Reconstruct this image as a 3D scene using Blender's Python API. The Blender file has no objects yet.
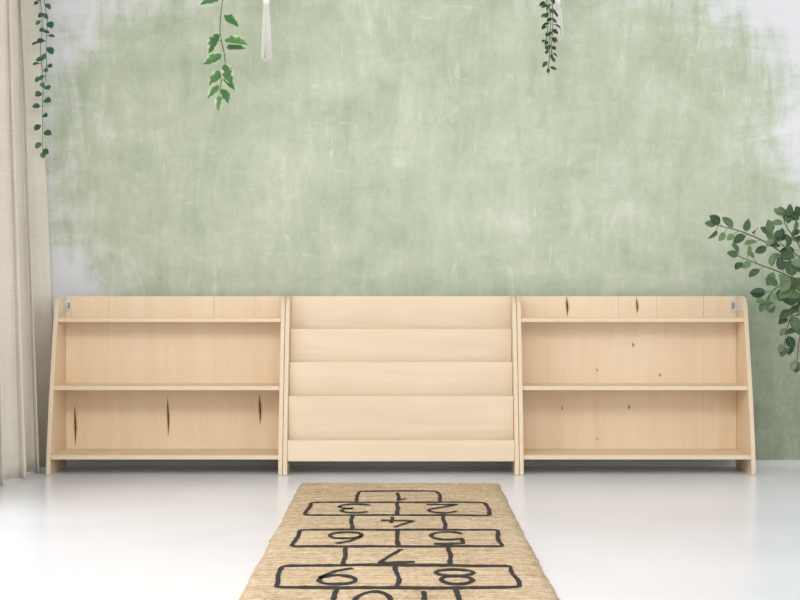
import bpy, bmesh, math, random
from mathutils import Vector, Matrix, noise as mnoise
random.seed(7)
S = bpy.context.scene
C = S.collection
S.view_settings.view_transform = 'Standard'
PI = math.pi

# ------------------------------------------------------------------ camera
F, CX, CYH, CAMY, CAMZ = 1560.0, 402.0, 296.0, -6.26, 0.68
cam_d = bpy.data.cameras.new('camera'); cam = bpy.data.objects.new('camera', cam_d); C.objects.link(cam)
cam.location = (0, CAMY, CAMZ); cam.rotation_euler = (PI/2, 0, 0)
cam_d.sensor_width = 36; cam_d.lens = F*36/800
cam_d.shift_x = -2/800; cam_d.shift_y = -4/800
cam_d.clip_start = 0.05
S.camera = cam

def at(px, py, y):
    d = y-CAMY
    return Vector(((px-CX)*d/F, y, CAMZ+(CYH-py)*d/F))

# ------------------------------------------------------------------ helpers
def srgb(r, g, b):
    f = lambda c: (c/12.92 if c <= .04045 else ((c+.055)/1.055)**2.4)
    return (f(r/255), f(g/255), f(b/255), 1)

class NT:
    def __init__(s, name):
        s.m = bpy.data.materials.new(name); s.m.use_nodes = True
        s.t = s.m.node_tree; s.t.nodes.clear()
        s.out = s.n('ShaderNodeOutputMaterial')
        s.b = s.n('ShaderNodeBsdfPrincipled'); s.l(s.b.outputs[0], s.out.inputs[0])
        s.co = s.n('ShaderNodeTexCoord')
    def n(s, ty, **k):
        x = s.t.nodes.new(ty)
        for a, v in k.items(): setattr(x, a, v)
        return x
    def l(s, a, b): s.t.links.new(a, b)
    def put(s, v, inp):
        if hasattr(v, 'is_output'): s.l(v, inp)
        else: inp.default_value = v
    def math(s, op, a, b=0.0, clamp=False):
        x = s.n('ShaderNodeMath', operation=op, use_clamp=clamp); s.put(a, x.inputs[0]); s.put(b, x.inputs[1]); return x.outputs[0]
    def noise(s, scale=(1, 1, 1), sc=1.0, detail=4, rough=.5, rot=(0, 0, 0), coord='Object', dist=0.0, off=None):
        mp = s.n('ShaderNodeMapping'); s.l(s.co.outputs[coord], mp.inputs[0])
        mp.inputs['Scale'].default_value = scale; mp.inputs['Rotation'].default_value = rot
        if off is not None: s.put(off, mp.inputs['Location'])
        x = s.n('ShaderNodeTexNoise'); s.l(mp.outputs[0], x.inputs['Vector'])
        x.inputs['Scale'].default_value = sc; x.inputs['Detail'].default_value = detail
        x.inputs['Roughness'].default_value = rough; x.inputs['Distortion'].default_value = dist
        return x.outputs['Fac']
    def rng(s, v, a, b, c=0.0, d=1.0, smooth=False):
        x = s.n('ShaderNodeMapRange'); s.put(v, x.inputs[0])
        if smooth: x.interpolation_type = 'SMOOTHSTEP'
        for i, q in enumerate((a, b, c, d)): x.inputs[i+1].default_value = q
        return x.outputs[0]
    def mix(s, f, a, b, mode='MIX'):
        x = s.n('ShaderNodeMix', data_type='RGBA', blend_type=mode); s.put(f, x.inputs[0]); s.put(a, x.inputs[6]); s.put(b, x.inputs[7]); return x.outputs[2]
    def ramp(s, v, stops):
        x = s.n('ShaderNodeValToRGB'); s.l(v, x.inputs[0]); e = x.color_ramp.elements
        while len(e) < len(stops): e.new(.5)
        for i, (p, c) in enumerate(stops): e[i].position = p; e[i].color = c
        return x.outputs[0]
    def bump(s, h, strength=.2, dist=.01):
        x = s.n('ShaderNodeBump'); s.l(h, x.inputs['Height']); x.inputs['Strength'].default_value = strength; x.inputs['Distance'].default_value = dist
        s.l(x.outputs[0], s.b.inputs['Normal'])
    def col(s, c): s.put(c, s.b.inputs['Base Color'])
    def rough(s, r): s.put(r, s.b.inputs['Roughness'])

def simple(name, c, rough=.6, metal=0, var=.08, sc=30):
    t = NT(name); f = t.noise(sc=sc)
    dark = tuple(v*(1-2*var) for v in c[:3])+(1,); lite = tuple(min(1, v*(1+2*var)) for v in c[:3])+(1,)
    t.col(t.ramp(f, [(.3, dark), (.7, lite)])); t.rough(rough); t.b.inputs['Metallic'].default_value = metal
    return t.m

def mesh_obj(name, bm, mats, parent=None, smooth=False):
    me = bpy.data.meshes.new(name); bm.normal_update(); bm.to_mesh(me); bm.free()
    if not isinstance(mats, (list, tuple)): mats = [mats]
    for m in mats: me.materials.append(m)
    if smooth:
        for p in me.polygons: p.use_smooth = True
    o = bpy.data.objects.new(name, me); C.objects.link(o)
    if parent: o.parent = parent
    return o
def tag(o, label, cat, group=None, kind=None):
    o['label'] = label; o['category'] = cat
    if group: o['group'] = group
    if kind: o['kind'] = kind
    return o
def thing(name, label, cat, loc=(0, 0, 0), group=None):
    o = bpy.data.objects.new(name, None); C.objects.link(o); o.location = loc; o.empty_display_size = .05
    return tag(o, label, cat, group)
def struct(name, bm, m, label, cat, parent=None):
    o = mesh_obj(name, bm, m, parent); o['kind'] = 'structure'
    if not parent: o['label'] = label; o['category'] = cat
    return o
def box(bm, x0, x1, y0, y1, z0, z1, mi=0):
    v = [bm.verts.new(p) for p in ((x0,y0,z0),(x1,y0,z0),(x1,y1,z0),(x0,y1,z0),(x0,y0,z1),(x1,y0,z1),(x1,y1,z1),(x0,y1,z1))]
    fs = []
    for q in ((0,3,2,1),(4,5,6,7),(0,1,5,4),(1,2,6,5),(2,3,7,6),(3,0,4,7)):
        f = bm.faces.new([v[i] for i in q]); f.material_index = mi; fs.append(f)
    return fs
def bevel(o, w=.0015, seg=2):
    m = o.modifiers.new('bevel', 'BEVEL'); m.width = w; m.segments = seg; m.limit_method = 'ANGLE'; m.angle_limit = .6
def tube(bm, pts, rad, seg=8, mi=0, cap=True):
    pts = [Vector(p) for p in pts]; n = len(pts)
    rad = rad if isinstance(rad, (list, tuple)) else [rad]*n
    t0 = (pts[1]-pts[0]).normalized()
    u = t0.orthogonal().normalized(); rings = []
    for i in range(n):
        t = (pts[min(i+1, n-1)]-pts[max(i-1, 0)]).normalized()
        u = (u-t*u.dot(t)).normalized(); w = t.cross(u)
        rings.append([bm.verts.new(pts[i]+(u*math.cos(2*PI*k/seg)+w*math.sin(2*PI*k/seg))*rad[i]) for k in range(seg)])
    for a, b in zip(rings, rings[1:]):
        for k in range(seg):
            f = bm.faces.new((a[k], a[(k+1) % seg], b[(k+1) % seg], b[k])); f.material_index = mi; f.smooth = True
    if cap:
        bm.faces.new(rings[0][::-1]).material_index = mi; bm.faces.new(rings[-1]).material_index = mi
def lathe(bm, prof, c=(0, 0, 0), seg=32, mi=0):
    c = Vector(c); rings = []
    for r, z in prof:
        rings.append([bm.verts.new(c+Vector((r*math.cos(2*PI*k/seg), r*math.sin(2*PI*k/seg), z))) for k in range(seg)])
    for a, b in zip(rings, rings[1:]):
        for k in range(seg):
            f = bm.faces.new((a[k], a[(k+1) % seg], b[(k+1) % seg], b[k])); f.material_index = mi; f.smooth = True
    bm.faces.new(rings[0][::-1]).material_index = mi; bm.faces.new(rings[-1]).material_index = mi
def smooth_path(pts, n=8):
    pts = [Vector(p) for p in pts]; out = []
    P = [pts[0]*2-pts[1]]+pts+[pts[-1]*2-pts[-2]]
    for i in range(1, len(P)-2):
        a, b, c, d = P[i-1:i+3]
        for k in range(n):
            t = k/n
            out.append(.5*((2*b)+(c-a)*t+(2*a-5*b+4*c-d)*t*t+(3*b-a-3*c+d)*t**3))
    out.append(pts[-1]); return out
def leaf(bm, base, d, nrm, L, W, fold=.25, droop=.25, shape='oval', seg=6):
    """leaf blade with midrib fold and droop; colour attribute 'edge' is 0 at the midrib, 1 at the margin"""
    lay = bm.loops.layers.float_color.get('edge') or bm.loops.layers.float_color.new('edge')
    d = Vector(d).normalized(); nrm = Vector(nrm); nrm = (nrm-d*nrm.dot(d))
    nrm = nrm.normalized() if nrm.length > 1e-4 else d.orthogonal().normalized()
    s = d.cross(nrm); base = Vector(base); tone = random.random()
    rows = []
    for i in range(seg+1):
        t = i/seg
        if shape == 'heart': w = (math.sin(PI*min(1, t**.62))**.8 if 0 < t < 1 else 0)
        elif shape == 'pointed': w = (math.sin(PI*t**.78)**.9 if 0 < t < 1 else 0)
        elif shape == 'round': w = (math.sin(PI*t**.92)**.65 if 0 < t < 1 else 0)
        else: w = (math.sin(PI*t**.85)**.75 if 0 < t < 1 else 0)
        w = max(w, .02)*W/2
        p = base+d*(L*t)-nrm*(droop*L*t*t)
        rows.append([bm.verts.new(p-s*w+nrm*(fold*w)), bm.verts.new(p-s*w*.5+nrm*(fold*w*.35)), bm.verts.new(p), bm.verts.new(p+s*w*.5+nrm*(fold*w*.35)), bm.verts.new(p+s*w+nrm*(fold*w))])
    ev = {0: 1, 1: .5, 2: 0, 3: .5, 4: 1}
    for a, b in zip(rows, rows[1:]):
        for k in range(4):
            f = bm.faces.new((a[k], a[k+1], b[k+1], b[k])); f.smooth = True
            for lp, e in zip(f.loops, (ev[k], ev[k+1], ev[k+1], ev[k])): lp[lay] = (e, tone, 0, 1)

# ------------------------------------------------------------------ materials
def wood(name, axis, c_lo, c_hi, c_dk, seams=False):
    t = NT(name)
    oi = t.n('ShaderNodeObjectInfo')
    comb = t.n('ShaderNodeCombineXYZ')
    for i in range(3): t.l(t.math('MULTIPLY', oi.outputs['Random'], 7.0+5*i), comb.inputs[i])
    st = {'x': (1.2, 14, 14), 'z': (14, 14, 1.2)}[axis]
    fine = {'x': (6, 160, 160), 'z': (160, 160, 6)}[axis]
    a = t.noise(st, 1.0, 5, .55, dist=1.0, off=comb.outputs[0]); b = t.noise(fine, 1.2, 4, .65, off=comb.outputs[0]); c = t.noise((1, 1, 1), 2.6, 4, .55, off=comb.outputs[0])
    base = t.ramp(a, [(.25, c_lo), (.65, c_hi)])
    base = t.mix(t.rng(b, .52, .75, 0, .28), base, c_dk)
    base = t.mix(t.rng(c, .4, .75, 0, .45), base, c_lo)
    if seams:      # veneer joints: faint upright lines at uneven spacing, clearest on the top strip
        sp = t.n('ShaderNodeSeparateXYZ'); t.l(t.co.outputs['Object'], sp.inputs[0])
        warp = t.n('ShaderNodeMath', operation='SINE'); t.l(t.math('ADD', t.math('MULTIPLY', sp.outputs[0], 9.0), t.math('MULTIPLY', oi.outputs['Random'], 10.0)), warp.inputs[0])
        u = t.math('ADD', t.math('MULTIPLY', sp.outputs[0], 4.0), t.math('ADD', t.math('MULTIPLY', warp.outputs[0], .35), t.math('MULTIPLY', oi.outputs['Random'], 10.0)))
        wn = t.n('ShaderNodeTexWhiteNoise', noise_dimensions='1D'); t.l(t.math('FLOOR', u), wn.inputs['W'])
        top = t.rng(sp.outputs[2], .585, .60, .12, 1.0)
        base = t.mix(t.math('MULTIPLY', t.math('MULTIPLY', wn.outputs['Value'], top), .12), base, c_dk)
        fr = t.math('FRACT', u); line = t.math('LESS_THAN', fr, .013)
        base = t.mix(t.math('MULTIPLY', line, t.math('MULTIPLY', top, .5)), base, tuple(q*.62 for q in c_dk[:3])+(1,))
    tone = t.rng(oi.outputs['Random'], 0, 1, .98, 1.02)
    hsv = t.n('ShaderNodeHueSaturation'); t.l(base, hsv.inputs['Color']); t.l(tone, hsv.inputs['Value'])
    t.col(hsv.outputs[0]); t.rough(.5); t.bump(b, .04, .002)
    return t.m
PLY_FACE_X = wood('birch_plywood_horizontal_grain', 'x', srgb(228, 206, 176), srgb(237, 219, 191), srgb(213, 186, 152))
PLY_FACE_Z = wood('birch_plywood_vertical_grain', 'z', srgb(230, 205, 172), srgb(238, 217, 187), srgb(212, 183, 147))
PLY_BACK = wood('birch_plywood_jointed_strips', 'z', srgb(232, 206, 173), srgb(239, 218, 189), srgb(215, 185, 148), True)
def ply_edge(name, ax):
    t = NT(name); sp = t.n('ShaderNodeSeparateXYZ'); t.l(t.co.outputs['Generated'], sp.inputs[0])
    w = t.math('SINE', t.math('MULTIPLY', sp.outputs[ax], 2*PI*4.5)); n = t.noise((40, 40, 40), 1, 3)
    f = t.math('ADD', t.rng(w, -1, 1, 0, .7), t.math('MULTIPLY', n, .3))
    t.col(t.ramp(f, [(.1, srgb(212, 184, 149)), (.8, srgb(239, 223, 198))])); t.rough(.55); return t.m
PLY_EDGE_X = ply_edge('plywood_edge_layers_across', 0)
PLY_EDGE_Z = ply_edge('plywood_edge_layers_up', 2)
SPLIT_DARK = simple('dark_split_in_veneer', srgb(88, 60, 36), .8, sc=80)
SPLIT_HALO = simple('tan_patch_around_split', srgb(218, 184, 140), .6, sc=60)
KNOT = simple('brown_knot', srgb(160, 118, 78), .7, sc=80)
METAL = simple('pale_bracket', srgb(216, 213, 208), .4, .25, .04)
HOLE = simple('grey_recess', srgb(150, 143, 134), .7)

def wall_mat():
    t = NT('sage_limewash_wall')
    sp = t.n('ShaderNodeSeparateXYZ'); t.l(t.co.outputs['Object'], sp.inputs[0]); x, z = sp.outputs[0], sp.outputs[2]
    big = t.noise((1, 1, 1), 2.8, 7, .66, dist=.6)
    mid = t.noise((1, 1, 1), 7.0, 6, .66, dist=.9)
    hor = t.noise((1.8, 1, 6.5), 1.6, 5, .65, dist=1.0)
    ver = t.noise((6.5, 1, 1.8), 1.5, 5, .65, dist=1.0)
    diag = t.noise((11, 1, 2.0), 1.3, 5, .68, rot=(0, .7, 0), dist=.7)
    dia2 = t.noise((11, 1, 2.0), 1.3, 5, .68, rot=(0, -.5, 0), dist=.7)
    scr = t.noise((30, 1, 4.0), 1.2, 6, .74, rot=(0, .25, 0), dist=.6)
    scr2 = t.noise((4, 1, 28.0), 1.2, 6, .74, rot=(0, .2, 0), dist=.6)
    fine = t.noise((1, 1, 1), 45, 5, .74)
    v = t.math('ADD', t.math('MULTIPLY', big, .32), t.math('ADD', t.math('MULTIPLY', hor, .12), t.math('ADD', t.math('MULTIPLY', ver, .15), t.math('ADD', t.math('MULTIPLY', diag, .12), t.math('ADD', t.math('MULTIPLY', dia2, .11), t.math('MULTIPLY', mid, .18))))))
    v = t.math('ADD', v, t.math('MULTIPLY', t.math('SUBTRACT', fine, .5), .12))
    green = t.ramp(v, [(.38, srgb(164, 177, 151)), (.47, srgb(182, 192, 168)), (.55, srgb(197, 204, 183)), (.64, srgb(218, 220, 206))])
    scrape = t.math('MAXIMUM', t.rng(scr, .57, .66, 0, 1), t.rng(scr2, .59, .68, 0, 1))
    scrape = t.math('MULTIPLY', scrape, t.rng(mid, .42, .58, 0, .5))
    green = t.mix(scrape, green, srgb(224, 226, 214))
    lowright_shade = t.math('MULTIPLY', t.rng(x, 1.0, 1.35, 0, 1, True), t.rng(z, 1.15, .5, 0, 1, True))  # shadow of the right shelf unit, painted into the wall colour
    green = t.mix(t.math('MULTIPLY', lowright_shade, t.rng(v, .62, .40, .25, .95)), green, srgb(134, 148, 125))
    pale = t.ramp(t.math('ADD', t.math('MULTIPLY', hor, .3), t.math('MULTIPLY', big, .7)), [(.3, srgb(214, 216, 219)), (.7, srgb(230, 231, 234))])
    # the painted patch: soft superellipse with brushed, noisy border
    dx = t.math('POWER', t.math('ABSOLUTE', t.math('DIVIDE', t.math('SUBTRACT', x, .07), 1.53)), 4.0)
    dz = t.math('POWER', t.math('ABSOLUTE', t.math('DIVIDE', t.math('SUBTRACT', z, .92), 1.07)), 4.0)
    keep = t.math('MULTIPLY', t.rng(x, .9, 1.2, 0, 1), t.rng(z, 1.15, .85, 0, 1))
    lowleft = t.math('MULTIPLY', t.rng(x, -.85, -1.25, 0, 1), t.rng(z, .95, .70, 0, 1))
    d = t.math('ADD', dx, dz)
    d = t.math('ADD', d, t.math('MULTIPLY', lowleft, .7)); d = t.math('SUBTRACT', d, t.math('MULTIPLY', keep, .9))
    wob = t.math('ADD', t.math('MULTIPLY', t.math('SUBTRACT', big, .5), .9), t.math('ADD', t.math('MULTIPLY', t.math('SUBTRACT', ver, .5), .7), t.math('ADD', t.math('MULTIPLY', t.math('SUBTRACT', hor, .5), .8), t.math('MULTIPLY', t.math('SUBTRACT', diag, .5), .8))))
    d = t.math('ADD', d, wob)
    mask = t.rng(d, .52, 1.25, 1, 0, True)
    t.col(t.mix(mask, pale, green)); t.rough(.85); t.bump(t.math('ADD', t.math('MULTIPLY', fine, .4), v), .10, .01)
    return t.m
WALL = wall_mat()
def plain_wall(name, c):
    t = NT(name); f = t.noise(sc=4, detail=6); t.col(t.ramp(f, [(.3, tuple(q*.95 for q in c[:3])+(1,)), (.7, c)])); t.rough(.85); t.bump(t.noise(sc=80), .05, .005); return t.m
WHITE = plain_wall('white_plaster', srgb(228, 228, 228))
TRIM = plain_wall('white_trim_paint', srgb(224, 224, 224))
def floor_mat():
    t = NT('glossy_white_poured_floor'); f = t.noise((1, 1, 1), 1.1, 4, .5)
    t.col(t.ramp(f, [(.3, srgb(232, 235, 241)), (.7, srgb(237, 239, 245))]))
    t.put(t.rng(f, .3, .7, .20, .27), t.b.inputs['Roughness']); t.b.inputs['Specular IOR Level'].default_value = .4
    return t.m
FLOOR = floor_mat()
def jute_mat():
    t = NT('woven_jute')
    rows = t.noise((4.0, 26, 1), 1.0, 4, .65); clump = t.noise((50, 24, 1), 1, 4, .7); fib = t.noise((170, 60, 60), 1, 3, .7); big = t.noise((1, 1, 1), 4.5, 4, .6)
    wv = t.n('ShaderNodeTexWave', wave_type='BANDS', bands_direction='Y'); t.l(t.co.outputs['Object'], wv.inputs['Vector'])
    wv.inputs['Scale'].default_value = 9; wv.inputs['Distortion'].default_value = 4.0; wv.inputs['Detail'].default_value = 3; wv.inputs['Detail Scale'].default_value = 5
    v = t.math('ADD', t.math('MULTIPLY', rows, .24), t.math('ADD', t.math('MULTIPLY', clump, .32), t.math('ADD', t.math('MULTIPLY', big, .16), t.math('ADD', t.math('MULTIPLY', fib, .22), t.math('MULTIPLY', wv.outputs['Fac'], .06)))))
    t.col(t.ramp(v, [(.38, srgb(160, 134, 103)), (.50, srgb(199, 174, 141)), (.62, srgb(226, 206, 176))])); t.rough(.95); t.bump(t.math('ADD', wv.outputs['Fac'], t.math('ADD', fib, clump)), .6, .005)
    return t.m
JUTE = jute_mat()
def print_mat():
    t = NT('black_rug_print'); f = t.noise((90, 40, 80), 1, 4, .7); t.col(t.ramp(f, [(.35, srgb(26, 24, 23)), (.60, srgb(46, 40, 36)), (.76, srgb(96, 82, 66))])); t.rough(.95); return t.m
PRINT = print_mat()
def curtain_mat():
    t = NT('cream_linen')
    a = t.noise((1, 120, 3), 1, 3); b = t.noise((1, 8, 260), 1, 3); c = t.noise(sc=3, detail=4)
    v = t.math('ADD', t.math('MULTIPLY', a, .2), t.math('ADD', t.math('MULTIPLY', b, .35), t.math('MULTIPLY', c, .45)))
    colr = t.ramp(v, [(.35, srgb(230, 223, 211)), (.65, srgb(244, 239, 229))])
    t.col(colr); t.rough(.9); t.bump(v, .12, .002)
    tr = t.n('ShaderNodeBsdfTranslucent'); t.l(colr, tr.inputs['Color'])
    mx = t.n('ShaderNodeMixShader'); mx.inputs[0].default_value = .22
    t.l(t.b.outputs[0], mx.inputs[1]); t.l(tr.outputs[0], mx.inputs[2]); t.l(mx.outputs[0], t.out.inputs[0])
    return t.m
CURTAIN = curtain_mat()
def leaf_mat(name, c0, c1, edge=None, e0=.60, e1=.88, ef=.85):
    t = NT(name); at_ = t.n('ShaderNodeAttribute'); at_.attribute_name = 'edge'
    sp = t.n('ShaderNodeSeparateColor'); t.l(at_.outputs['Color'], sp.inputs[0])
    n = t.noise(sc=60, detail=3)
    c = t.mix(sp.outputs[1], c0, c1)
    c = t.mix(t.rng(n, .3, .7, 0, .35), c, c0)
    if edge: c = t.mix(t.rng(t.math('ADD', sp.outputs[0], t.math('MULTIPLY', t.math('SUBTRACT', n, .5), 1.6)), e0, e1, 0, ef), c, edge)
    else: c = t.mix(t.rng(sp.outputs[0], .12, 0, 0, .35), c, c1)
    t.col(c); t.rough(.42)
    tr = t.n('ShaderNodeBsdfTranslucent'); t.l(c, tr.inputs['Color'])
    mx = t.n('ShaderNodeMixShader'); mx.inputs[0].default_value = .18
    t.l(t.b.outputs[0], mx.inputs[1]); t.l(tr.outputs[0], mx.inputs[2]); t.l(mx.outputs[0], t.out.inputs[0])
    return t.m
LEAF_POTHOS = leaf_mat('variegated_pothos_leaf', srgb(62, 112, 62), srgb(100, 150, 86), srgb(214, 222, 188))
LEAF_IVY = leaf_mat('ivy_leaf', srgb(42, 90, 56), srgb(80, 130, 84))
LEAF_DARK = leaf_mat('dark_trailing_leaf', srgb(34, 52, 34), srgb(66, 90, 56))
LEAF_EUC = leaf_mat('mid_green_leaf', srgb(38, 66, 42), srgb(122, 150, 104))
STEM = simple('green_stem', srgb(96, 116, 72), .6)
TWIG = simple('brown_twig', srgb(98, 84, 62), .7)
COTTON = simple('white_cotton_cord', srgb(240, 237, 230), .95, sc=200)
CERAMIC = simple('white_ceramic', srgb(222, 220, 214), .3, sc=5, var=.02)
SOIL = simple('dark_potting_soil', srgb(66, 50, 38), .95, sc=120, var=.25)
ROD = simple('brushed_steel_rod', srgb(160, 160, 160), .35, .9, .03)

# ------------------------------------------------------------------ room shell
XL, XR, YF, ZC = -1.64, 3.4, -7.4, 2.6
bm = bmesh.new(); box(bm, XL-.12, XR, YF, .12, -.1, 0); struct('floor', bm, FLOOR, 'glossy pale grey white floor running under the shelf units', 'floor')
bm = bmesh.new(); box(bm, XL-.12, XR, 0, .12, 0, ZC); struct('wall_back', bm, WALL, 'sage green washed plaster wall behind the shelf units', 'wall')
bm = bmesh.new(); box(bm, XL-.12, XR, YF, .12, ZC, ZC+.1); struct('ceiling', bm, WHITE, 'plain white ceiling above the room', 'ceiling')
bm = bmesh.new()
wy0, wy1, wz0, wz1 = -3.6, -.25, .10, 2.3
box(bm, XL-.12, XL, YF, wy0, 0, ZC); box(bm, XL-.12, XL, wy1, 0, 0, ZC); box(bm, XL-.12, XL, wy0, wy1, 0, wz0); box(bm, XL-.12, XL, wy0, wy1, wz1, ZC)
struct('wall_left', bm, WHITE, 'white side wall with window behind the beige curtain', 'wall')
bm = bmesh.new()
for (a, b) in ((wy0, wy0+.06), (wy1-.06, wy1), (-2.06, -2.0)): box(bm, XL-.09, XL-.03, a, b, wz0, wz1)
box(bm, XL-.09, XL-.03, wy0, wy1, wz0, wz0+.06); box(bm, XL-.09, XL-.03, wy0, wy1, wz1-.06, wz1)
struct('window_1', bm, TRIM, 'white framed window in the side wall behind the curtain', 'window')
bm = bmesh.new(); box(bm, XL, XR, -.012, 0, 0, .022)
o = struct('baseboard_back', bm, TRIM, 'low white skirting strip along the foot of the green wall', 'baseboard')

# ------------------------------------------------------------------ shelf units
W, DEP, H, T = .895, .29, .68, .0155
YB = -.06     # back of the units
ZK = .620     # where the rounded shoulder starts
def yfront(z): return -DEP+.140*(max(0, z-.03)/(.635-.03))**1.22
def side_panel(parent, x0):
    bm = bmesh.new(); prof = [(0, 0), (-DEP+.004, 0), (-DEP, .004)]
    prof += [(yfront(z), z) for z in (.03, .08, .14, .20, .26, .32, .38, .44, .50, .56, .59, ZK)]
    # rounded shoulder: quadratic curve from the slope into the flat top
    p0 = Vector((yfront(ZK), ZK)); sl = (yfront(ZK)-yfront(ZK-.02))/.02
    p1 = Vector((p0.x+sl*(H-ZK), H)); p2 = Vector((p1.x+.062, H))
    for k in range(1, 11):
        a = k/10; q = p0*(1-a)**2+p1*2*a*(1-a)+p2*a*a; prof.append((q.x, q.y))
    prof += [(0, H)]
    va = [bm.verts.new((x0, y, z)) for y, z in prof]; vb = [bm.verts.new((x0+T, y, z)) for y, z in prof]
    n = len(prof); bm.faces.new(va); bm.faces.new(vb[::-1])
    for k in range(n):
        f = bm.faces.new((va[k], vb[k], vb[(k+1) % n], va[(k+1) % n])); f.material_index = 1
    bmesh.ops.recalc_face_normals(bm, faces=bm.faces[:])
    o = mesh_obj('side_panel', bm, [PLY_FACE_Z, PLY_EDGE_X], parent); bevel(o, .001); return o
ply_edge_y = ply_edge('plywood_edge_layers_through', 1)
def board(name, parent, x0, x1, y0, y1, z0, z1, face=PLY_FACE_X, extra=None):
    bm = bmesh.new(); fs = box(bm, x0, x1, y0, y1, z0, z1)
    thin = 2 if (z1-z0) < (y1-y0) else 1
    for f in fs:
        f.normal_update()
        if abs(f.normal[thin]) < .5: f.material_index = 1
    if extra: extra(bm)
    o = mesh_obj(name, bm, [face, PLY_EDGE_Z if thin == 2 else ply_edge_y, SPLIT_DARK, SPLIT_HALO, KNOT], parent); bevel(o, .001); return o
def lens(bm, x, y, z0, z1, w, mi):
    n = 10; L = []; R = []
    for k in range(n+1):
        t = k/n; q = w/2*math.sin(PI*t)**1.2+.0002
        z = z0+(z1-z0)*t; L.append(bm.verts.new((x-q+.0015*math.sin(5*t), y, z))); R.append(bm.verts.new((x+q+.0015*math.sin(5*t), y, z)))
    for k in range(n):
        f = bm.faces.new((L[k], R[k], R[k+1], L[k+1])); f.material_index = mi
def bracket(parent, sx):
    xi = sx*(W/2-T); z0, z1 = .618, .666
    bm = bmesh.new()
    a, b = sorted((xi, xi-sx*.024)); box(bm, a, b, -.021, -.0185, z0, z1)
    a, b = sorted((xi, xi-sx*.003)); box(bm, a, b, -.100, -.021, z0, z1)
    o = mesh_obj('corner_bracket', bm, METAL, parent); bevel(o, .001); o['label'] = 'pale metal corner bracket in the top tray'
    bm = bmesh.new()
    a, b = sorted((xi-sx*.008, xi-sx*.018)); box(bm, a, b, -.0216, -.0208, z0+.012, z1-.012)
    mesh_obj('slot', bm, HOLE, o)
    for y in (-.085, -.040):
        bm = bmesh.new(); bmesh.ops.create_cone(bm, cap_ends=True, segments=12, radius1=.004, radius2=.003, depth=.002, matrix=Matrix.Translation((xi-sx*.0038, y, (z0+z1)/2)) @ Matrix.Rotation(-sx*PI/2, 4, 'Y'))
        mesh_obj('screw', bm, METAL, o)
def open_shelf(label, cx, splits, knots, bracket_side):
    t = thing('open_shelf_unit', label, 'shelf', (cx, YB, 0), 'low open plywood shelf units')
    side_panel(t, -W/2); side_panel(t, W/2-T)
    xi = W/2-T-.0005
    def extra(bm):
        for x, z0, z1, w in splits:
            lens(bm, x, -.0186, z0-.006, z1+.006, w*2.0, 3); lens(bm, x, -.0190, z0, z1, w*.8, 2)
        for x, z, s in knots: lens(bm, x, -.0190, z-s, z+s, s*.8, 4)
    board('back_panel', t, -xi, xi, -.018, 0, .05, H-.001, PLY_BACK, extra)
    for zc in (.067, .327, .587):
        board('shelf', t, -xi, xi, yfront(zc)+.006, -.0185, zc-T/2, zc+T/2)
    bracket(t, bracket_side)
    return t
open_shelf('open plywood shelf unit beside the beige curtain, dark splits in lowest back panel', -.901,
    [(-.394, .090, .245, .009), (-.026, .123, .278, .008), (.338, .171, .290, .009)], [], -1)
open_shelf('open plywood shelf unit beside the leafy branches, dark splits along its top strip', .893,
    [(-.239, .602, .676, .009), (.038, .612, .672, .008)],
    [(.022, .486, .010), (-.12, .387, .007), (.129, .367, .008), (-.259, .236, .008), (.006, .24, .010), (-.12, .115, .006)], 1)

t = thing('book_display_rack', 'plywood book display rack with stepped front panels between the open shelf units', 'bookcase', (-.004, YB, 0))
side_panel(t, -W/2); side_panel(t, W/2-T)
xi = W/2-T-.0005
board('back_panel', t, -xi, xi, -.070, -.054, .05, H-.001, PLY_FACE_X)
board('bottom_shelf', t, -xi, xi, yfront(.067)+.020, -.0715, .058, .076)
def chamfer(o, w):
    o.modifiers[0].width = w; o.modifiers[0].segments = 1
o = board('front_rail', t, -xi, xi, yfront(.09)+.001, yfront(.09)+.013, .052, .132); chamfer(o, .0028)
for zt, h, y0 in ((.297, .20, -.234), (.425, .17, -.185), (.552, .17, -.132)):
    p = board('display_panel', t, -xi, xi, y0, y0+.010, zt-h, zt, PLY_FACE_X); chamfer(p, .0028)
    bm = bmesh.new(); box(bm, -xi, xi, y0+.0102, min(y0+.05, -.0715), zt-h, zt-h+.012)
    l_ = mesh_obj('ledge', bm, PLY_FACE_X, p)

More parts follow.
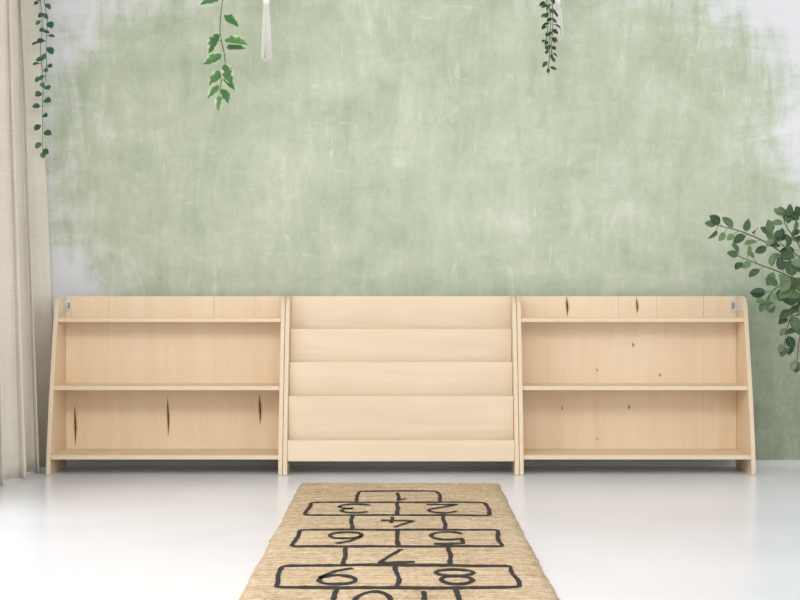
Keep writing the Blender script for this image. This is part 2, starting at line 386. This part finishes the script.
# ------------------------------------------------------------------ hopscotch rug
RX, RY0, RY1, HW, TH = -.008, -.647, -3.30, .355, .010
def rug():
    bm = bmesh.new(); nx, ny = 24, 265; top = []
    def edge(y, s): return HW+.004*mnoise.noise((s*7.3, y*4, 0))+.004*mnoise.noise((s*3.3, y*30, 2))
    for j in range(ny+1):
        v = j/ny; y = RY0+(RY1-RY0)*v; row = []
        for i in range(nx+1):
            u = -1+2*i/nx; x = RX+u*edge(y, 1 if u > 0 else -1)
            yy = y+(.016*mnoise.noise((x*6, 1, 3)) if j in (0, ny) else 0)
            dip = .0010*(.5+.5*math.sin(j*PI/1.5+1.5*mnoise.noise((x*9, y*2, 5))))
            row.append(bm.verts.new((x, yy, TH-dip if (0 < i < nx and 0 < j < ny) else TH*.55)))
        top.append(row)
    for j in range(ny):
        for i in range(nx):
            f = bm.faces.new((top[j][i], top[j+1][i], top[j+1][i+1], top[j][i+1])); f.smooth = True
    rim = [top[0][i] for i in range(nx+1)]+[top[j][nx] for j in range(1, ny+1)]+[top[ny][i] for i in range(nx-1, -1, -1)]+[top[j][0] for j in range(ny-1, 0, -1)]
    low = [bm.verts.new((v.co.x, v.co.y, .0005)) for v in rim]; n = len(rim)
    for k in range(n): bm.faces.new((rim[k], rim[(k+1) % n], low[(k+1) % n], low[k]))
    bm.faces.new(low[::-1])
    # printed marks: hand drawn ribbons
    def ribbon(pts, seed):
        P = [Vector((p[0], p[1], 0)) for p in pts]; Q = []
        for a, b in zip(P, P[1:]):
            m = max(1, int((b-a).length/.008))
            for k in range(m): Q.append(a.lerp(b, k/m))
        Q.append(P[-1]); L = []; R = []
        for k, q in enumerate(Q):
            tn = (Q[min(k+1, len(Q)-1)]-Q[max(k-1, 0)]).normalized(); nn = Vector((-tn.y, tn.x, 0))
            wv = Vector((mnoise.noise((q.x*6, q.y*6, seed)), mnoise.noise((q.x*6, q.y*6, seed+9))*1.7, 0))*.010
            wd = 1+.40*mnoise.noise((q.x*42, q.y*42, seed)); o = Vector((nn.x*.0062, nn.y*.016, 0))*wd
            zz = Vector((0, 0, TH+.0006+.00004*(seed % 7)))
            L.append(bm.verts.new(q+wv+o+zz)); R.append(bm.verts.new(q+wv-o+zz))
        for k in range(len(Q)-1):
            f = bm.faces.new((L[k], R[k], R[k+1], L[k+1])); f.material_index = 1
            f.normal_update()
            if f.normal.z < 0: f.normal_flip()
    def arc(cx, cy, rx, ry, a0, a1, n=14): return [(cx+rx*math.cos(math.radians(a0+(a1-a0)*k/n)), cy+ry*math.sin(math.radians(a0+(a1-a0)*k/n))) for k in range(n+1)]
    G = {
     '1': [[(.3, .78), (.52, 1), (.52, 0)]],
     '2': [arc(.5, .72, .42, .28, 165, -30)+[(.06, 0), (.95, 0)]],
     '3': [arc(.45, .74, .40, .26, 150, -80)+arc(.45, .25, .46, .26, 80, -150)],
     '4': [[(.62, 1), (.05, .33), (.98, .33)], [(.70, .62), (.70, 0)]],
     '5': [[(.92, 1), (.18, 1), (.12, .56)]+arc(.48, .32, .44, .32, 125, -150)],
     '6': [[(.78, 1), (.40, .80), (.10, .45)]+arc(.50, .28, .42, .28, 165, -200, 22)],
     '7': [[(.05, 1), (.95, 1), (.40, 0)]],
     '8': [arc(.5, .75, .34, .25, -90, 270, 22), arc(.5, .25, .42, .25, 90, 450, 22)],
     '9': [[(.22, 0), (.60, .2), (.90, .55)]+arc(.50, .72, .42, .28, -15, 345, 22)],
     '0': [arc(.5, .5, .42, .5, 0, 360, 26)]}
    seed = [1]
    def digit(ch, cx, cy, w=.105, h=.205):
        for st in G[ch]:
            ribbon([(cx-(u-.5)*w, cy-(v-.5)*h) for u, v in st], seed[0]); seed[0] += 1
    def rect(x0, x1, y0, y1, r=.022):
        pts = []
        for (cx, cy, a) in ((x1-r, y0-r, 0), (x1-r, y1+r, -90), (x0+r, y1+r, -180), (x0+r, y0-r, -270)):
            pts += [(cx+r*math.cos(math.radians(90+a-90*k/4)), cy+r*math.sin(math.radians(90+a-90*k/4))) for k in range(5)]
        ribbon(pts+[pts[0]], seed[0]); seed[0] += 1
    rows = [['1'], ['2', '3'], ['4'], ['5', '6'], ['7'], ['8', '9'], ['1 0']]
    y = -.90; P = .296; c = -.012
    for r in rows:
        yb = y-P
        if len(r) == 1:
            rect(c-.137, c+.137, y, yb)
            if r[0] == '1 0': digit('1', c+.06, (y+yb)/2, .07); digit('0', c-.05, (y+yb)/2, .09)
            else: digit(r[0], c, (y+yb)/2)
        else:
            rect(c-.282, c+.282, y, yb); ribbon([(c, y), (c, yb)], seed[0]); seed[0] += 1
            digit(r[0], c+.141, (y+yb)/2); digit(r[1], c-.141, (y+yb)/2)
        y = yb
    o = mesh_obj('hopscotch_rug', bm, [JUTE, PRINT]); return tag(o, 'natural jute runner rug printed with black hopscotch squares and numbers', 'rug')
rug()

# ------------------------------------------------------------------ curtain and rod
def curtain():
    bm = bmesh.new(); ny, nz = 260, 40; g = []
    y0, y1, ztop = -.06, -1.25, 2.40
    for j in range(nz+1):
        z = .006+(ztop-.006)*j/nz; row = []
        low = (1-min(1, z/1.9))
        for i in range(ny+1):
            s = i/ny; y = y0+(y1-y0)*s
            ph = 2*PI*(s*5.6+.22)+.35*math.sin(z*1.1+s*7)
            amp = .047+.012*math.sin(s*17+1)
            x = -1.494+amp*math.sin(ph)+.009*math.sin(2*ph+.6*z)+.080*low**1.05*math.exp(-s*1.6)+.005*mnoise.noise((s*10, z*1.5, 0))
            if x > -1.405: x = -1.405+.038*math.tanh((x+1.405)/.038)   # soft limit beside the shelf end
            row.append(bm.verts.new((x, y-.036*math.sin(2*ph)*min(1, s*8)+.006*mnoise.noise((s*8, z, 4)), z)))
        g.append(row)
    for j in range(nz):
        for i in range(ny):
            f = bm.faces.new((g[j][i], g[j+1][i], g[j+1][i+1], g[j][i+1])); f.smooth = True
    o = mesh_obj('curtain', bm, CURTAIN); m = o.modifiers.new('cloth', 'SOLIDIFY'); m.thickness = .002
    return tag(o, 'long beige linen curtain hanging in soft folds left of the shelf units', 'curtain')
curtain()
t = thing('curtain_rod', 'metal curtain rod carrying the beige curtain', 'curtain rod', (-1.494, -1.9, 2.425))
bm = bmesh.new(); tube(bm, [(0, -1.8, 0), (0, 1.86, 0)], .012, 12); mesh_obj('rod', bm, ROD, t)
for y in (-1.6, 0, 1.7):
    bm = bmesh.new(); tube(bm, [(0, y, .002), (-.145, y, .002)], .007, 8); box(bm, -.146, -.140, y-.02, y+.02, -.03, .03); mesh_obj('bracket', bm, ROD, t)

# ------------------------------------------------------------------ hanging plants
def vine(parent, pts, lm, spacing, L, Wd, shape, srad=.002, fold=.25, down=.5, jit=0.0):
    sp = smooth_path(pts, 10)
    if jit: sp = [q+Vector((mnoise.noise((q.z*9, 1, jit*900))*jit, mnoise.noise((q.z*9, 5, jit*900))*jit*.5, 0)) for q in sp]
    bm = bmesh.new(); tube(bm, sp, srad, 6); st = mesh_obj('stem', bm, STEM, parent)
    bm = bmesh.new(); acc = 0; k = 0; nxt = spacing
    for a, b in zip(sp, sp[1:]):
        seg = (b-a).length; acc += seg
        while acc >= nxt:
            acc -= nxt; nxt = spacing*random.uniform(.6, 1.45); k += 1
            ang = (0 if k % 2 else PI)+random.uniform(-.9, .9)
            side = Vector((math.cos(ang), -.35-abs(math.sin(ang))*.4, 0))
            d = side+Vector((0, 0, -down-random.uniform(-.5, .6)))
            nrm = Vector((side.x*.2+random.uniform(-.5, .5), -1, random.uniform(.1, 1)))
            q0 = a.lerp(b, 1-min(1, acc/seg)); q = q0+side.normalized()*.008
            tube(bm, [q0, q+Vector((0, 0, -.002))], .0012, 5)
            leaf(bm, q, d, nrm, L*random.uniform(.65, 1.2), Wd*random.uniform(.7, 1.15), fold, .2, shape)
    d = (sp[-1]-sp[-3]).normalized()
    leaf(bm, sp[-1], d+Vector((.2, -.1, 0)), (0, -1, .3), L*.8, Wd*.8, fold, .1, shape)
    mesh_obj('leaves', bm, lm, parent, True)
def hanging(tx, tz_bot, y, pot_label, hang_label, group_h):
    h = thing('macrame_hanger', hang_label, 'plant hanger', (tx, y, tz_bot), group_h)
    zk = 1.83-tz_bot
    bm = bmesh.new()
    for k in range(34):
        a = 2*PI*k/34*2.4; r = .004+.015*(k/34)
        x, yy = r*math.cos(a), r*math.sin(a)
        e = random.uniform(0, .02)
        tube(bm, [(x*.5, yy*.5, zk-.01), (x*1.0, yy*1.0, zk*.5), (x*1.35+random.uniform(-.002, .002), yy*1.35, e)], .0022, 5)
    mesh_obj('tassel', bm, COTTON, h)
    bm = bmesh.new(); lathe(bm, [(.004, zk-.03), (.013, zk-.025), (.0145, zk-.01), (.013, zk+.008), (.004, zk+.014)], seg=14); mesh_obj('knot', bm, COTTON, h)
    zr = 2.5-tz_bot; zp = 1.90-tz_bot
    for k in range(4):
        a = PI/4+k*PI/2; ca, sa = math.cos(a), math.sin(a); bm = bmesh.new()
        tube(bm, smooth_path([(.006*ca, .006*sa, zk), (.060*ca, .060*sa, zp-.008), (.094*ca, .094*sa, zp+.05), (.096*ca, .096*sa, zp+.15), (.06*ca, .06*sa, zp+.35), (.006*ca, .006*sa, zr)], 5), .0035, 6); mesh_obj('cord', bm, COTTON, h)
    bm = bmesh.new(); tube(bm, [(.018*math.cos(2*PI*k/16), 0, zr+.016+.018*math.sin(2*PI*k/16)) for k in range(17)], .003, 6)
    tube(bm, [(0, 0, zr+.032), (0, 0, 2.601-tz_bot)], .003, 6); mesh_obj('ring', bm, ROD, h)
    p = thing('trailing_plant', pot_label, 'plant', (tx, y, 1.897))
    bm = bmesh.new(); lathe(bm, [(.052, 0), (.062, .005), (.085, .07), (.088, .15), (.080, .15), (.078, .14)], seg=28); mesh_obj('pot', bm, CERAMIC, p, True)
    bm = bmesh.new(); lathe(bm, [(.079, .12), (.079, .138), (.02, .142)], seg=24); mesh_obj('soil', bm, SOIL, p)
    return p
yh = -.26
c1 = at(266, 61, yh)
p = hanging(c1.x, c1.z, yh, 'trailing vine with large cream edged leaves hanging beside the long white tassel', 'white macrame tassel hanging right of the variegated vine', 'white macrame hangers')
o0 = Vector(p.location)
def loc(px, py, y): return at(px, py, y)-o0
A = [Vector((-.02, -.02, .14)), Vector((-.07, -.03, .19)), Vector((-.13, -.04, .15)), loc(224, -10, -.31), loc(220, 30, -.32), loc(225, 60, -.32), loc(221, 82, -.325), loc(220, 96, -.325)]
sp = smooth_path(A, 10)
bm = bmesh.new(); tube(bm, sp, .0022, 6); mesh_obj('stem', bm, STEM, p)
bm = bmesh.new()
for (px, py, dx, dz, L, Wd) in [(220, 32, -.45, -.9, .086, .052), (222, 40, 1, -.15, .090, .052), (224, 47, .8, -.1, .072, .044), (224, 54, -.75, -.45, .078, .050), (224, 62, .3, -1, .086, .050), (223, 70, -.6, -.75, .068, .044), (223, 76, .6, -.7, .062, .040), (221, 84, -.65, -.7, .064, .040), (221, 87, .45, -.85, .062, .040), (220, 94, -.1, -1, .056, .036), (222, 14, .8, -.6, .07, .044), (222, -2, -.9, -.3, .075, .046)]:
    b = loc(px, py, -.325); d = Vector((dx, -.35, dz+.1)).normalized()
    tube(bm, [b, b+d*.010], .0013, 5); leaf(bm, b+d*.010, d, (.1*dx+random.uniform(-.35, .35), -1, random.uniform(.2, .8)), L, Wd, .26, .3, 'pointed', 10)
mesh_obj('leaves', bm, LEAF_POTHOS, p, True)

c2 = at(557, 41, yh)
p = hanging(c2.x, c2.z, yh, 'small dark trailing vine hanging at the short white tassel', 'short white macrame tassel beside the small dark vine', 'white macrame hangers')
o0 = Vector(p.location)
for (x0, x1, yb, yy) in ((549, 549, 68, -.385), (552, 551, 54, -.395), (547, 546, 45, -.38)):
    vine(p, [Vector((-.01, -.03, .14)), Vector((-.015, -.085, .175)), Vector((-.02, -.115, .12)), loc(x0, -15, yy), loc((x0+x1)/2+1, 25, yy), loc(x1, yb, yy)], LEAF_DARK, .022, .026, .016, 'oval', .0018, down=.9, jit=.010)

g = thing('ivy_garland', 'green ivy strands hanging between the beige curtain and the green wall', 'ivy', (-1.413, -.13, 2.6))
o0 = Vector(g.location)
bm = bmesh.new(); lathe(bm, [(.012, 0), (.012, -.006), (.004, -.01), (.003, -.03)][::-1], seg=12); mesh_obj('hook', bm, ROD, g)
vine(g, [Vector((0, 0, -.028)), Vector((.004, -.005, -.4)), loc(44, 0, -.14), loc(47, 50, -.14), loc(44, 110, -.14), loc(43, 152, -.14)], LEAF_IVY, .030, .032, .028, 'round', .0013, down=.6, jit=.014)
vine(g, [Vector((0, 0, -.028)), Vector((-.004, -.01, -.3)), loc(41, 0, -.16), loc(41, 40, -.16), loc(41, 82, -.16)], LEAF_IVY, .038, .028, .024, 'round', .0013, down=.6, jit=.012)

# ------------------------------------------------------------------ leafy branches at the right
e = thing('leafy_plant', 'green leafy branches reaching in from the side above the shelf end', 'plant', (1.80, -.42, 0))
o0 = Vector(e.location)
bm = bmesh.new(); lathe(bm, [(.09, 0), (.13, .01), (.16, .18), (.14, .34), (.10, .42), (.105, .45), (.095, .45), (.09, .43)], seg=36); mesh_obj('vase', bm, CERAMIC, e, True)
bm = bmesh.new(); lathe(bm, [(.09, .40), (.09, .425), (.03, .432)], seg=24); mesh_obj('soil', bm, SOIL, e)
def branch(pxs, n, L0=.060, w0=.043):
    pts = [Vector((random.uniform(-.03, .03), random.uniform(-.03, .03), .42)), Vector((-.03, .0, .58))]+[loc(px, py, y) for (px, py, y) in pxs]
    sp = smooth_path(pts, 12); m = len(sp)
    bm = bmesh.new(); tube(bm, sp, [.0042*(1-.65*i/m) for i in range(m)], 6); b = mesh_obj('branch', bm, TWIG, e)
    bm = bmesh.new(); i0 = int(m*.42)
    for k in range(n):
        f = i0+(m-2-i0)*(k+random.uniform(-.35, .35)*(0 < k < n-1))/(n-1); i = int(f); q = sp[i].lerp(sp[i+1], f-i); tn = (sp[i+1]-sp[i]).normalized()
        up = Vector((0, 0, 1)) if abs(tn.z) < .8 else Vector((1, 0, 0))
        sd = (up-tn*up.dot(tn)).normalized()*(1 if k % 2 else -1)
        d = tn*random.uniform(.1, 1.2)+sd*random.uniform(.5, 1.0)+Vector((0, random.uniform(-.8, .5), random.uniform(-.35, .15)))
        d.normalize(); stalk = random.uniform(.008, .026); tube(bm, [q, q+d*stalk], .0013, 5)
        sc = (1-.25*k/n)*random.uniform(.65, 1.2)
        leaf(bm, q+d*stalk, d, (random.uniform(-.9, .9), -1, random.uniform(-.1, 1.3)), sc*L0*random.uniform(.92, 1.1), sc*w0*random.uniform(.85, 1.1), .25, random.uniform(.1, .38), 'round', 7)
    leaf(bm, sp[-1], (sp[-1]-sp[-3]), (0, -1, .5), L0*.7, w0*.7, .2, .2, 'round', 7)
    mesh_obj('leaves', bm, LEAF_EUC, b, True)
branch([(815, 285, -.44), (778, 250, -.46), (745, 233, -.47), (716, 225, -.48)], 17)
branch([(815, 270, -.40), (796, 240, -.38), (786, 226, -.37), (783, 216, -.36)], 12)
branch([(818, 268, -.36), (805, 232, -.33), (800, 216, -.32)], 10)
branch([(815, 294, -.48), (788, 276, -.52), (758, 264, -.54), (738, 256, -.55)], 14)
branch([(815, 300, -.46), (795, 288, -.50), (776, 288, -.52), (766, 302, -.53)], 13)
branch([(815, 300, -.42), (800, 302, -.42), (789, 322, -.43), (784, 346, -.43)], 14)
branch([(818, 305, -.40), (806, 315, -.40), (799, 342, -.40), (797, 362, -.40)], 12)
branch([(815, 278, -.52), (800, 258, -.55), (784, 246, -.57), (770, 234, -.58)], 10)

# ------------------------------------------------------------------ light
w = bpy.data.worlds.new('world'); S.world = w; w.use_nodes = True
bg = w.node_tree.nodes['Background']; bg.inputs[0].default_value = (1, .997, .99, 1); bg.inputs[1].default_value = 1.17
def area(name, loc_, target, sx, sy, power, c):
    l = bpy.data.lights.new(name, 'AREA'); l.shape = 'RECTANGLE'; l.size = sx; l.size_y = sy; l.energy = power; l.color = c
    o = bpy.data.objects.new(name, l); C.objects.link(o); o.location = loc_
    o.rotation_euler = (Vector(target)-Vector(loc_)).to_track_quat('-Z', 'Y').to_euler(); return o
area('window_daylight', (XL-.5, -2.0, 1.5), (.4, -1.0, .6), 3.0, 2.0, 32, (1, .99, .975))
area('ceiling_softbox', (-.3, -4.2, 2.5), (0, 0, .9), 3.0, 1.2, 82, (1, .985, .965))
